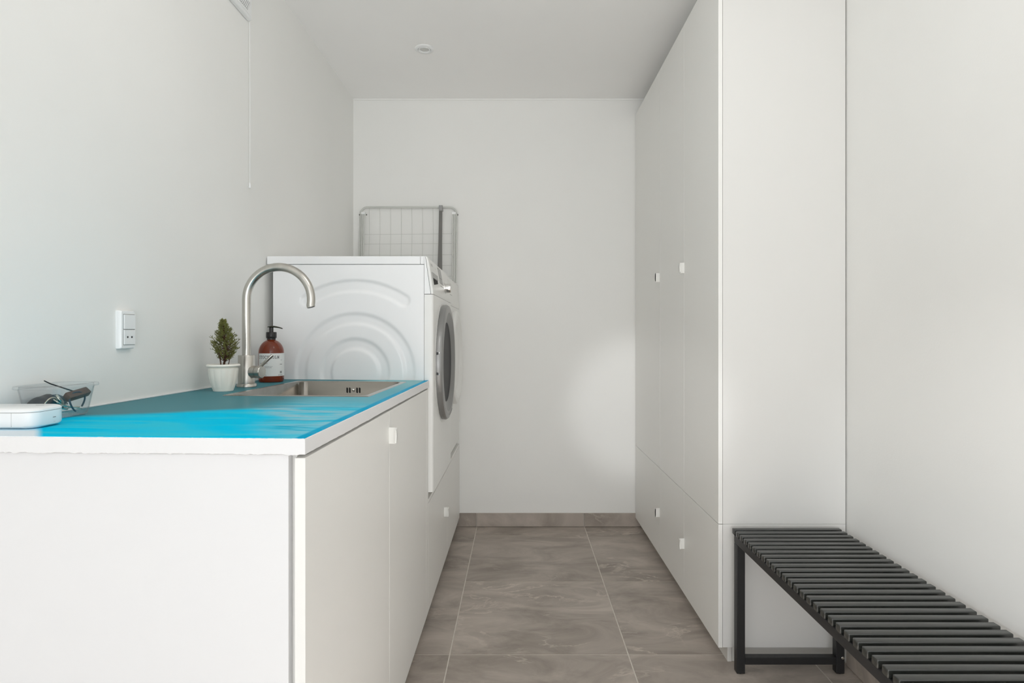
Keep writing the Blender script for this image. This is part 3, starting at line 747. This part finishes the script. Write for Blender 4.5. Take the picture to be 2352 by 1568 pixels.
    def fp(bm, ya, yb):
        pts = [(xs, ya), (xf - rr, ya)] + [(xf - rr + rr * math.sin(PI / 2 * k / 6), ya + rr - rr * math.cos(PI / 2 * k / 6)) for k in range(1, 7)] + [(xf, yb - 0.006), (xf - 0.006, yb), (xs, yb)]
        prism(bm, pts, 'Z', MB_, FZ - 0.0012)
    bm = B(); fp(bm, y0, y1); obj('front_panel', bm, 'applf', r, smooth=True)
    # porthole door
    cy, cz = y0 + 0.297, 0.962 + 0.013
    dm, dm2 = ('silver', 'silver2')
    if name != 'washing_machine': dm = dm2 = 'applf'
    R0 = 0.236
    bm = B(); lathe(bm, [(R0 - 0.03, -0.002), (R0 + 0.013, -0.002), (R0 + 0.012, 0.0006), (R0 + 0.004, 0.001)], (xf, cy, cz), 'X', 72); obj('door_recess', bm, 'applf', r, smooth=True)
    bm = B(); lathe(bm, [(R0, 0.0015), (R0 + 0.001, 0.014), (R0 - 0.004, 0.0225), (R0 - 0.012, 0.0255), (R0 - 0.022, 0.0262), (R0 - 0.031, 0.0255), (R0 - 0.033, 0.0235)], (xf, cy, cz), 'X', 96)
    bmesh.ops.delete(bm, geom=[f for f in bm.faces if len(f.verts) > 4], context='FACES')
    dr = obj('door', bm, dm, r, smooth=True)
    bm = B(); lathe(bm, [(R0 - 0.0325, 0.0240), (R0 - 0.036, 0.0228), (R0 - 0.069, 0.0160), (R0 - 0.073, 0.0130)], (xf, cy, cz), 'X', 96)
    bmesh.ops.delete(bm, geom=[f for f in bm.faces if len(f.verts) > 4], context='FACES')
    obj('inner_ring', bm, dm2, dr, smooth=True)
    bm = B(); lathe(bm, [(R0 - 0.0725, 0.0132), (R0 - 0.082, 0.0120), (R0 - 0.095, 0.0105), (0.09, 0.0105), (0.0, 0.0105)], (xf, cy, cz), 'X', 64)
    bmesh.ops.delete(bm, geom=[f for f in bm.faces if len(f.verts) > 4], context='FACES')
    if name == 'washing_machine': obj('glass', bm, 'glassd', dr, smooth=True)
    else: obj('door_centre', bm, 'applf', dr, smooth=True)
    if name == 'washing_machine':
        for dz in (0.0405, -0.0355):
            bm = B(); yy = cy - math.sqrt(R0 ** 2 - dz ** 2)
            box(bm, xf + 0.0030, xf + 0.0110, yy - 0.0012, yy + 0.004, cz + dz - 0.0050, cz + dz + 0.0050, 0.0005); hg = obj('hinge_pocket', bm, 'black', dr)
            bm = B(); box(bm, xf + 0.0112, xf + 0.0140, yy - 0.0006, yy + 0.004, cz + dz - 0.0048, cz + dz + 0.0048, 0.0004); obj('hinge_pin', bm, 'chrome', dr)
        bm = B(); tube(bm, [(xf + 0.0275, cy + (R0 - .020) * math.cos(t), cz + (R0 - .020) * math.sin(t)) for t in [-1.75 + 0.05 * k for k in range(12)]], 0.0009, 6); obj('grip_line', bm, 'silver2', dr)
    return r
machine('washing_machine', 2.1790, 'white washing machine with silver porthole ring and chrome dial, beside the turquoise worktop', 0.0)
machine('tumble_dryer', 2.7575, 'second white laundry machine, the one against the back wall', -0.020, False)

def stand(y0, y1, label, hy):
    r = left(thing('machine_stand', label, 'cabinet', (-0.62, (y0 + y1) / 2, 0.0), 'white raised stands under the laundry machines'), False)
    bm = B(); XS = -0.3275
    for a, b_ in ((y0, y0 + 0.016), (y1 - 0.016, y1)): box(bm, XL + 0.003, XS - 0.045, a, b_, 0.0745, 0.470)
    box(bm, XL + 0.003, XL + 0.012, y0 + 0.016, y1 - 0.016, 0.0745, 0.470)
    obj('carcass', bm, 'cab', r)
    obj('plinth', boxm(XL + 0.003, XS - 0.055, y0, y1, 0.0, 0.0745), 'plinth', r)
    obj('support_board', boxm(XL + 0.003, XS - 0.030, y0, y1, 0.4702, 0.5080, 0.001), 'cab', r)
    obj('pull_out_shelf', boxm(XS - 0.0295, XS, y0, y1, 0.4730, 0.4860, 0.001), 'cab', r)
    d = obj('front', boxm(XS - 0.0165, XS, y0 + 0.001, y1 - 0.001, 0.074, 0.4705, 0.0009), 'cab', r)
    if hy: make_handle(d, XS, hy, 0.305, 1, -1)
stand(2.1760, 2.7570, 'white stand cabinet under the washing machine next to the sink run', 2.640)
stand(2.7575, 3.3340, 'white stand cabinet under the second machine, by the back wall', None)

# ------------------------------------------------------------------ drying rack on the far machine, leaning on the back wall
rk = left(thing('drying_rack', 'folded pale wire drying rack leaning on the back wall above the machines', 'drying rack', (-0.60, 3.27, MT)), False)
zt0, zt1 = MT + 0.0005, 1.780 + 0.021
def ry(z, off=0.0): return 3.315 - 0.035 * (1 - (z - zt0) / (zt1 - zt0)) - off
rx0, rx1, rr = -0.875, -0.342, 0.040
pl = [(rx0, zt0 + 0.006), (rx0, zt1 - rr)] + [(rx0 + rr - rr * math.cos(PI / 2 * k / 8), zt1 - rr + rr * math.sin(PI / 2 * k / 8)) for k in range(1, 9)]
pl += [(rx0 + rx1 - x, z) for x, z in reversed(pl)]
bm = B(); tube(bm, [(x, ry(z), z) for x, z in pl], 0.0058, 12); fr = obj('outer_frame', bm, 'rack', rk, smooth=True)
for x in (-0.8605, -0.8510, -0.3605, -0.3500):
    bm = B(); z1 = 1.737 + 0.021
    tube(bm, [(x, ry(zt0 + .005, .019), zt0 + 0.006), (x + 0.001, ry(z1, 0.019), z1)], 0.0042, 10); lg = obj('leg', bm, 'rack', rk, smooth=True)
    bm = B(); box(bm, x - 0.0045, x + 0.0065, ry(z1, 0.025), ry(z1, 0.014), z1 - 0.001, z1 + 0.012, 0.001); obj('end_cap', bm, 'plast', lg)
for x in (-0.881, -0.842, -0.336):
    bm = B(); tube(bm, [(x, ry(1.758, .006), 1.758), (x + 0.004, ry(1.758, .006), 1.758)], 0.0042, 8); obj('pivot_bolt', bm, 'rackd', rk)
for k in range(7):
    x = rx0 + 0.048 + 0.0590 * k * 1.0 ; bm = B()
    tube(bm, [(x, ry(zt1), zt1), (x + 0.004, ry(zt1 - .15), zt1 - 0.15), (x + 0.003, ry(zt0 + .006), zt0 + 0.006)], 0.0011, 6); obj('wire', bm, 'rack', rk)
for z in (1.647, 1.593, 1.530, 1.470, 1.410):
    bm = B(); tube(bm, [(rx0 + 0.012, ry(z, .006), z), (rx1 - 0.012, ry(z, .006), z + 0.004)], 0.0010, 6); obj('wire', bm, 'rack', rk)
bm = B()
za, zb = zt1 + 0.003, zt0 + 0.004
def qy(z): return ry(z, 0.020) - 0.012 * (zt1 - z) / 0.4
loft(bm, [[(-0.4275 - w / 2, qy(z), z), (-0.4275 + w / 2, qy(z), z), (-0.4275 + w / 2, qy(z) + 0.006, z), (-0.4275 - w / 2, qy(z) + 0.006, z)] for z, w in ((za, 0.018), (za - 0.2, 0.020), (zb, 0.028))], True, True, True)
br_ = obj('cross_bar', bm, 'rackd', rk); tag(br_, 'dark grey flat bar')
bm = B(); box(bm, -0.4375, -0.4175, qy(za) - 0.003, ry(zt1) + 0.006, zt1 - 0.024, zt1 + 0.007, 0.0015); obj('hook', bm, 'silver', rk)

# ------------------------------------------------------------------ tall cabinets on the right
XC = 0.655
cols = [(1.9600, 2.3560, 'nearest the bench'), (2.3560, 2.7570, 'the middle one of three'), (2.7570, 3.3340, 'against the back wall')]
ZS, ZTOP, ZB0 = 0.4555, 2.298, 0.052
def tall_unit(i, upper):
    y0, y1, where = cols[i]
    z0, z1 = (ZS + 0.001, ZTOP) if upper else (ZB0, ZS - 0.001)
    nm = 'tall_cabinet' if upper else 'low_cabinet'
    lb = ('tall white wardrobe cabinet, ' if upper else 'low white cabinet under the wardrobe, ') + where
    r = thing(nm, lb, 'cabinet', ((XC + XR) / 2, (y0 + y1) / 2, z0), 'tall white cabinets on the right' if upper else 'low white cabinets under the tall ones')
    bm = B(); xi, xo = XC + 0.0185, XR - 0.004
    ya = y0 + (0.018 if i == 0 else 0.0)
    for a, b_ in ((ya, ya + 0.016), (y1 - 0.0165, y1 - 0.0005)): box(bm, xi, xo, a, b_, z0, z1)
    for a, b_ in ((z0, z0 + 0.016), (z1 - 0.016, z1)): box(bm, xi, xo, ya + 0.016, y1 - 0.0165, a, b_)
    box(bm, xo - 0.006, xo, ya + 0.016, y1 - 0.0165, z0 + 0.016, z1 - 0.016)
    obj('carcass', bm, 'cab', r)
    if i == 0:
        zp = z0 - (0.0008 if upper else 0)
        obj('end_panel', boxm(XC + 0.0148, XR - 0.0046, y0 - 0.008, y0 + 0.0170, zp, z1 + (0 if upper else 0.0005), 0.0007), 'cab_dim', r)
    d = obj('door', boxm(XC, XC + 0.0135, y0 - (0.0092 if i == 0 else -0.0010), y1 - 0.0010, z0 + (0 if upper else 0), z1, 0.0009), 'cab', r)
    if i == 0: make_handle(d, XC, y1 - 0.0035, 1.3370 if upper else 0.2510, -1, -1)
    if i == 2: make_handle(d, XC, y0 + 0.0035, 1.3380 if upper else 0.2500, -1, 1)
for i in range(3):
    tall_unit(i, False); tall_unit(i, True)
pl_ = thing('cabinet_plinth', 'recessed white plinth under the right-hand cabinets', 'plinth', (0.88, 2.6, 0.0))
obj('plinth_front', boxm(0.689, 0.703, 1.963, 3.334, 0.0, ZB0 - 0.0005, 0.0007), 'plinth', pl_)
obj('plinth_end', boxm(0.7045, XR - 0.004, 1.966, 1.982, 0.0, ZB0 - 0.0005, 0.0007), 'cab', pl_)
obj('plinth_shadow_gap', boxm(0.7032, 0.7043, 1.970, 1.98, 0.0, ZB0 - 0.001), 'seam', pl_)

# ------------------------------------------------------------------ slatted bench
bn = thing('slatted_bench', 'long black slatted bench along the right wall', 'bench', (0.862, 1.33, 0.0))
y_far = 1.925; pitch = 0.0330; NS = 38
ZT_ = 0.4525; sh = 0.0175
bms = boxm(-0.1725, 0.1725, -0.0100, 0.0100, -sh, 0.0, 0.0022, 2)
me = bpy.data.meshes.new('slat'); bms.to_mesh(me); bms.free(); me.materials.append(M['bench'])
for p in me.polygons: p.use_smooth = True
try: me.set_sharp_from_angle(angle=math.radians(50))
except Exception: pass
for k in range(NS):
    o = bpy.data.objects.new('slat', me); o.location = Vector((0.8625, y_far - 0.010 - pitch * k, ZT_)) - Vector(ORG['slatted_bench']); link(o, bn, ORG['slatted_bench'])
yn = y_far - pitch * (NS - 1) - 0.020
zr1 = ZT_ - sh; zr0 = zr1 - 0.0245
for x in (0.6925, 1.0075): obj('rail', boxm(x, x + 0.0245, yn + 0.006, 1.913, zr0, zr1 - 0.0002, 0.002), 'benchf', bn)
for y in (1.888, yn + 0.006):
    for x in (0.6925, 1.0075): obj('leg', boxm(x, x + 0.0265, y, y + 0.025, 0.002, zr0, 0.002), 'benchf', bn)
    obj('foot_bar', boxm(0.719, 1.0075, y + 0.001, y + 0.024, 0.030, 0.0535, 0.002), 'benchf', bn)
    obj('cross_rail', boxm(0.717, 1.0075, y + 0.001, y + 0.024, zr0, zr1 - 0.0003, 0.002), 'benchf', bn)
for x in (0.7055, 1.0205):
    bm = B(); lathe(bm, [(0.008, 0), (0.008, 0.002)], (x, 1.9, 0.0), 'Z', 12); obj('foot_pad', bm, 'black', bn)
    bm = B(); lathe(bm, [(0.008, 0), (0.008, 0.002)], (x, yn + 0.018, 0.0), 'Z', 12); obj('foot_pad', bm, 'black', bn)
bm = B(); lathe(bm, [(0.0, -0.0015), (0.0035, -0.0015), (0.0045, 0.0)], (1.0275, 1.8878, 0.052), 'Y', 16); obj('bolt_head', bm, 'chrome', bn, smooth=True)

# ------------------------------------------------------------------ ceiling spot
sx, sy = -0.432, 2.754
sp_ = thing('ceiling_spotlight', 'small round white recessed spotlight in the ceiling', 'ceiling light', (sx, sy, ZC))
bm = B(); lathe(bm, [(0.0445, 0.0), (0.0445, -0.0025), (0.041, -0.0055), (0.031, -0.0065), (0.0295, -0.004), (0.0295, 0.0)], (sx, sy, ZC), 'Z', 48, closed=True); obj('trim_ring', bm, 'plast', sp_, smooth=True)
bm = B(); lathe(bm, [(0.0285, 0.0), (0.0285, -0.0075), (0.0265, -0.0085), (0.0205, -0.0045), (0.0205, 0.0)], (sx, sy, ZC), 'Z', 40, closed=True); obj('gimbal_ring', bm, 'plast', sp_, smooth=True)
bm = B(); lathe(bm, [(0.0200, -0.001), (0.0200, -0.0035), (0.012, -0.005), (0.0, -0.0056)], (sx, sy, ZC), 'Z', 32); obj('lens', bm, 'lamp', sp_, smooth=True)
bm = B(); lathe(bm, [(0.0296, -0.0006), (0.0285, -0.0006), (0.0285, -0.0012), (0.0296, -0.0012)], (sx, sy, ZC), 'Z', 40, closed=True); obj('shadow_ring', bm, 'seam', sp_)

# ------------------------------------------------------------------ extractor grille with pull cord
vy0, vy1, vz0, vz1 = 1.852, 2.030, 2.141, 2.320
vt = thing('extractor_vent', 'square white wall extractor with diagonal louvres near the ceiling', 'vent', (XL, (vy0 + vy1) / 2, vz0))
obj('cover', boxm(XL, XL + 0.016, vy0, vy1, vz0, vz1, 0.004, 3), 'plast', vt)
bm = B(); prism(bm, [(vy0 + 0.012, vz0 + 0.011), (vy1 - 0.010, vz0 + 0.011), (vy1 - 0.010, vz1 - 0.011), (vy0 + 0.012, vz1 - 0.011)], 'X', XL + 0.016, XL + 0.0172); obj('face_plate', bm, 'plast', vt)
for row in range(4):
    za = vz0 + 0.020 + row * 0.040; zb = za + 0.033
    for k in range(15):
        ya = vy0 + 0.016 + k * 0.0091
        if ya + 0.027 > vy1 - 0.012: break
        bm = B(); w = 0.0036; A = [(ya, za), (ya + w, za), (ya + w + 0.022, zb), (ya + 0.022, zb)]
        prism(bm, A, 'X', XL + 0.0172, XL + 0.0200); obj('louvre', bm, 'plast', vt)
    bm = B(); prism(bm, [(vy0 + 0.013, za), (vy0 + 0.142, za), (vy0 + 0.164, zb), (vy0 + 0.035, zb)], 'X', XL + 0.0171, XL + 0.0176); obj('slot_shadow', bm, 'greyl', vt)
cd = thing('pull_cord', 'thin white pull cord hanging from the wall extractor', 'pull cord', (XL + 0.006, 2.036, 1.575))
bm = B(); tube(bm, [(XL + 0.0060, 2.036, 1.590), (XL + 0.0065, 2.036, 1.85), (XL + 0.0060, 2.034, 2.16), (XL + 0.006, 2.028, 2.165)], 0.0009, 6); obj('cord', bm, 'plast', cd)
bm = B(); lathe(bm, [(0.0, 0.0), (0.0030, 0.0), (0.0038, 0.0015), (0.0030, 0.012), (0.0018, 0.018), (0.0, 0.019)], (XL + 0.006, 2.036, 1.575), 'Z', 16); obj('toggle', bm, 'plast', cd, smooth=True)

# ------------------------------------------------------------------ switch and socket
wy0, wy1, wz0, wz1 = 1.366, 1.4175, 1.0435, 1.1330
ws = thing('wall_socket', 'white double wall plate: blank rocker switch above two-pin socket', 'socket', (XL, (wy0 + wy1) / 2, wz0))
bm = B(); loft(bm, [[(XL, y, z) for y, z in rrect(wy0, wy1, wz0, wz1, .003)], [(XL + .009, y, z) for y, z in rrect(wy0 + .0005, wy1 - .0005, wz0 + .0005, wz1 - .0005, .003)], [(XL + .012, y, z) for y, z in rrect(wy0 + .0025, wy1 - .0015, wz0 + .0025, wz1 - .0025, .003)]], True, True, True)
obj('frame', bm, 'plast', ws, smooth=True)
xq = XL + 0.012
yq0, yq1 = wy0 + 0.0085, wy1 - 0.0035
obj('insert_gap', boxm(xq, xq + 0.0003, yq0 - 0.0008, yq1 + 0.0008, wz0 + 0.0090, wz1 - 0.0088), 'grey', ws)
obj('rocker', boxm(xq, xq + 0.0030, yq0, yq1, 1.0895, wz1 - 0.0100, 0.0006), 'plast', ws)
so_ = obj('socket_face', boxm(xq, xq + 0.0024, yq0, yq1, wz0 + 0.0100, 1.0880, 0.0006), 'plast', ws)
for yy in (yq0 + 0.0115, yq0 + 0.0265):
    bm = B(); lathe(bm, [(0.0, 0.0005), (0.0024, 0.0005), (0.0024, 0.0)], (xq + 0.0024, yy, wz0 + 0.0275), 'X', 16); obj('socket_hole', bm, 'black', so_)

# ------------------------------------------------------------------ white device on the near corner
dx0, dx1, dy0, dy1 = XL + 0.004, -0.790, 0.972, 1.046
dz = top_z(-0.85, 1.0) + 0.0006
rb = thing('white_device', 'flat white plastic box with rounded corners on the near left corner of the worktop', 'device', ((dx0 + dx1) / 2, (dy0 + dy1) / 2, dz))
def dl(o, z, r=0.020): return [(x, y, z) for x, y in rrect(dx0 - o, dx1 + o, dy0 - o, dy1 + o, r, 8)]
bm = B(); loft(bm, [dl(-0.006, dz, .016), dl(-0.001, dz + 0.003), dl(0, dz + 0.006), dl(0, dz + 0.0262)], True, True, True); bo = obj('body', bm, 'plast', rb, smooth=True)
bm = B(); loft(bm, [dl(-0.0012, dz + 0.0262), dl(-0.0012, dz + 0.0270)], True, True, True); obj('seam', bm, 'grey', rb)
bm = B(); loft(bm, [dl(0, dz + 0.0270), dl(0.0002, dz + 0.0290), dl(-0.0015, dz + 0.0318), dl(-0.006, dz + 0.0335, .016)], True, True, True); ld_ = obj('lid', bm, 'plast', rb, smooth=True)
obj('vent_slot', boxm(-0.8250, -0.8115, 1.020, 1.0216, dz + 0.0333, dz + 0.0337), 'grey', ld_)
obj('panel_gap', boxm(-0.8262, -0.8258, dy0 - 0.0002, dy0 + .002, dz + 0.004, dz + 0.0262), 'greyl', bo)
obj('indicator', boxm(dx1 - 0.001, dx1 + 0.0003, 1.0130, 1.0195, dz + 0.0135, dz + 0.0148, 0.0003), 'grey', bo)
obj('reset_button', boxm(dx1 - 0.001, dx1 + 0.0002, 1.0145, 1.0185, dz + 0.0065, dz + 0.0068), 'greyl', bo)

# ------------------------------------------------------------------ clear tub with keys
cx0, cx1, cy0, cy1 = XL + 0.008, -0.826, 1.062, 1.192
cz0 = top_z(-0.86, 1.12) + 0.0006
ct = thing('plastic_tub', 'clear plastic food tub holding keys, by the wall behind the white box', 'container', ((cx0 + cx1) / 2, (cy0 + cy1) / 2, cz0))
def cl(o, z, r): return [(x, y, z) for x, y in rrect(cx0 + o, cx1 - o, cy0 + o, cy1 - o, r, 8)]
HT = 0.062
bm = B()
loft(bm, [cl(0.020, cz0, .010), cl(0.0165, cz0 + 0.002, .013), cl(0.014, cz0 + 0.008, .016), cl(0.006, cz0 + HT - 0.007, .020),
          cl(0.007, cz0 + HT - 0.007, .019), cl(0.0150, cz0 + 0.0085, .015), cl(0.0175, cz0 + 0.003, .012), cl(0.021, cz0 + 0.0010, .010)], True, True, True)
obj('tub_wall', bm, 'plastic_clear', ct, smooth=True)
bm = B()
loft(bm, [cl(0.0065, cz0 + HT - 0.0072, .020), cl(0.001, cz0 + HT - 0.0065, .022), cl(0.000, cz0 + HT - 0.004, .022), cl(0.001, cz0 + HT - 0.0005, .022), cl(0.004, cz0 + HT, .021), cl(0.0072, cz0 + HT - 0.0015, .019), cl(0.0065, cz0 + HT - 0.0072, .020)])
obj('tub_rim', bm, 'plastic_clear', ct, smooth=True)

def rot_bm(bm, c, rx=0, ry_=0, rz=0):
    mtx = Matrix.Rotation(rz, 4, 'Z') @ Matrix.Rotation(ry_, 4, 'Y') @ Matrix.Rotation(rx, 4, 'X')
    bmesh.ops.transform(bm, matrix=Matrix.Translation(c) @ mtx, verts=bm.verts)
fl_ = cz0 + 0.003
# dark pouch
bm = B(); loops = []
for k in range(13):
    s = k / 12; u = -0.040 + 0.080 * s; hw = 0.019 * math.sin(PI * min(1, max(0.02, s))) ** 0.35; hh2 = 0.0135 * math.sin(PI * (0.06 + .88 * s)) ** 0.8
    loops.append([(hw * math.cos(2 * PI * j / 16), u, hh2 * math.sin(2 * PI * j / 16) * (1 + .15 * math.sin(3 * u * 90))) for j in range(16)])
loft(bm, loops, True, True, True); rot_bm(bm, Vector((-0.882, 1.118, fl_ + 0.024)), rx=0.10, ry_=0.5)
tag(obj('leather_pouch', bm, 'pouch', None, (-0.882, 1.118, fl_), smooth=True), 'dark grey leather pouch inside the clear tub', 'pouch')
# key ring and keys
kb = thing('key_bunch', 'bunch of nickel keys on a split ring inside the clear tub', 'keys', (-0.855, 1.115, fl_))
bm = B(); c = Vector((-0.8610, 1.098, fl_ + 0.020))
tube(bm, [c + Vector((0.004 * math.sin(t), 0.016 * math.cos(t), 0.016 * math.sin(t))) for t in [2 * PI * k / 36 for k in range(36)]], 0.0012, 8, closed=True); obj('split_ring', bm, 'brass', kb, smooth=True)
def key(c, rx, ry_, rz):
    bm = B(); prism(bm, [(0.010 * math.cos(t), 0.011 + 0.010 * math.sin(t)) for t in [2 * PI * k / 18 for k in range(18)]], 'Z', -0.001, 0.001)
    n = 8; A = [(-0.003, 0.020), (-0.003, 0.050), (0, 0.054)] + [(0.0035 if k % 2 else 0.0015, 0.050 - 0.0035 * k) for k in range(8)] + [(0.003, 0.020)]
    prism(bm, A, 'Z', -0.0009, 0.0009)
    rot_bm(bm, c, rx, ry_, rz); obj('key', bm, 'brass', kb)
key(Vector((-0.861, 1.108, fl_ + 0.030)), -0.45, 0.5, -0.15)
key(Vector((-0.858, 1.112, fl_ + 0.034)), -0.50, 0.9, -0.05)
key(Vector((-0.857, 1.110, fl_ + 0.022)), -0.28, 0.2, -0.22)
key(Vector((-0.862, 1.116, fl_ + 0.016)), -0.12, 0.4, -0.10)
bm = B(); box(bm, -0.008, 0.008, -0.024, 0.024, -0.007, 0.007, 0.003); rot_bm(bm, Vector((-0.856, 1.158, fl_ + 0.036)), rx=0.22, ry_=0.75)
tag(obj('leather_fob', bm, 'brown', None, (-0.856, 1.158, fl_), smooth=True), 'brown leather key fob at the right end of the clear tub', 'key fob')
bm = B(); pts = []
for k in range(28):
    t = k / 27 * PI * 1.55 - 0.6
    pts.append((-0.852 + 0.003 * math.sin(t * 2), 1.153 + 0.0185 * math.cos(t), fl_ + 0.022 + 0.019 * math.sin(t)))
tube(bm, pts, 0.0016, 6)
tag(obj('cord_loop', bm, 'blue', None, (-0.852, 1.153, fl_), smooth=True), 'dark blue cord loop curled in the clear tub', 'cord')
bm = B(); tube(bm, [(-0.8580, 1.150, fl_ + 0.043), (-0.874, 1.115, fl_ + 0.060), (-0.879, 1.106, fl_ + 0.0665)], [0.0014, 0.0012, 0.0010], 8)
tag(obj('black_stick', bm, 'black', None, (-0.86, 1.15, fl_), smooth=True), 'thin black stick poking out above the rim of the clear tub', 'stick')

# ------------------------------------------------------------------ apply the slight run-off of the left-hand joinery
for root, sx in SHEAR:
    kx = SX if sx else 0.0
    org = Vector(ORG[root.name]); root.location.z += SY * (org.y - 0.91) + kx * (org.x + 0.33)
    stack = [(root, Vector((0, 0, 0)))]
    while stack:
        o, off = stack.pop()
        if o.type == 'MESH':
            for v in o.data.vertices: v.co.z += SY * v.co.y + kx * v.co.x
        for ch in o.children:
            ch.location.z += SY * ch.location.y + kx * ch.location.x
            stack.append((ch, off))
print('objects', len(bpy.data.objects))
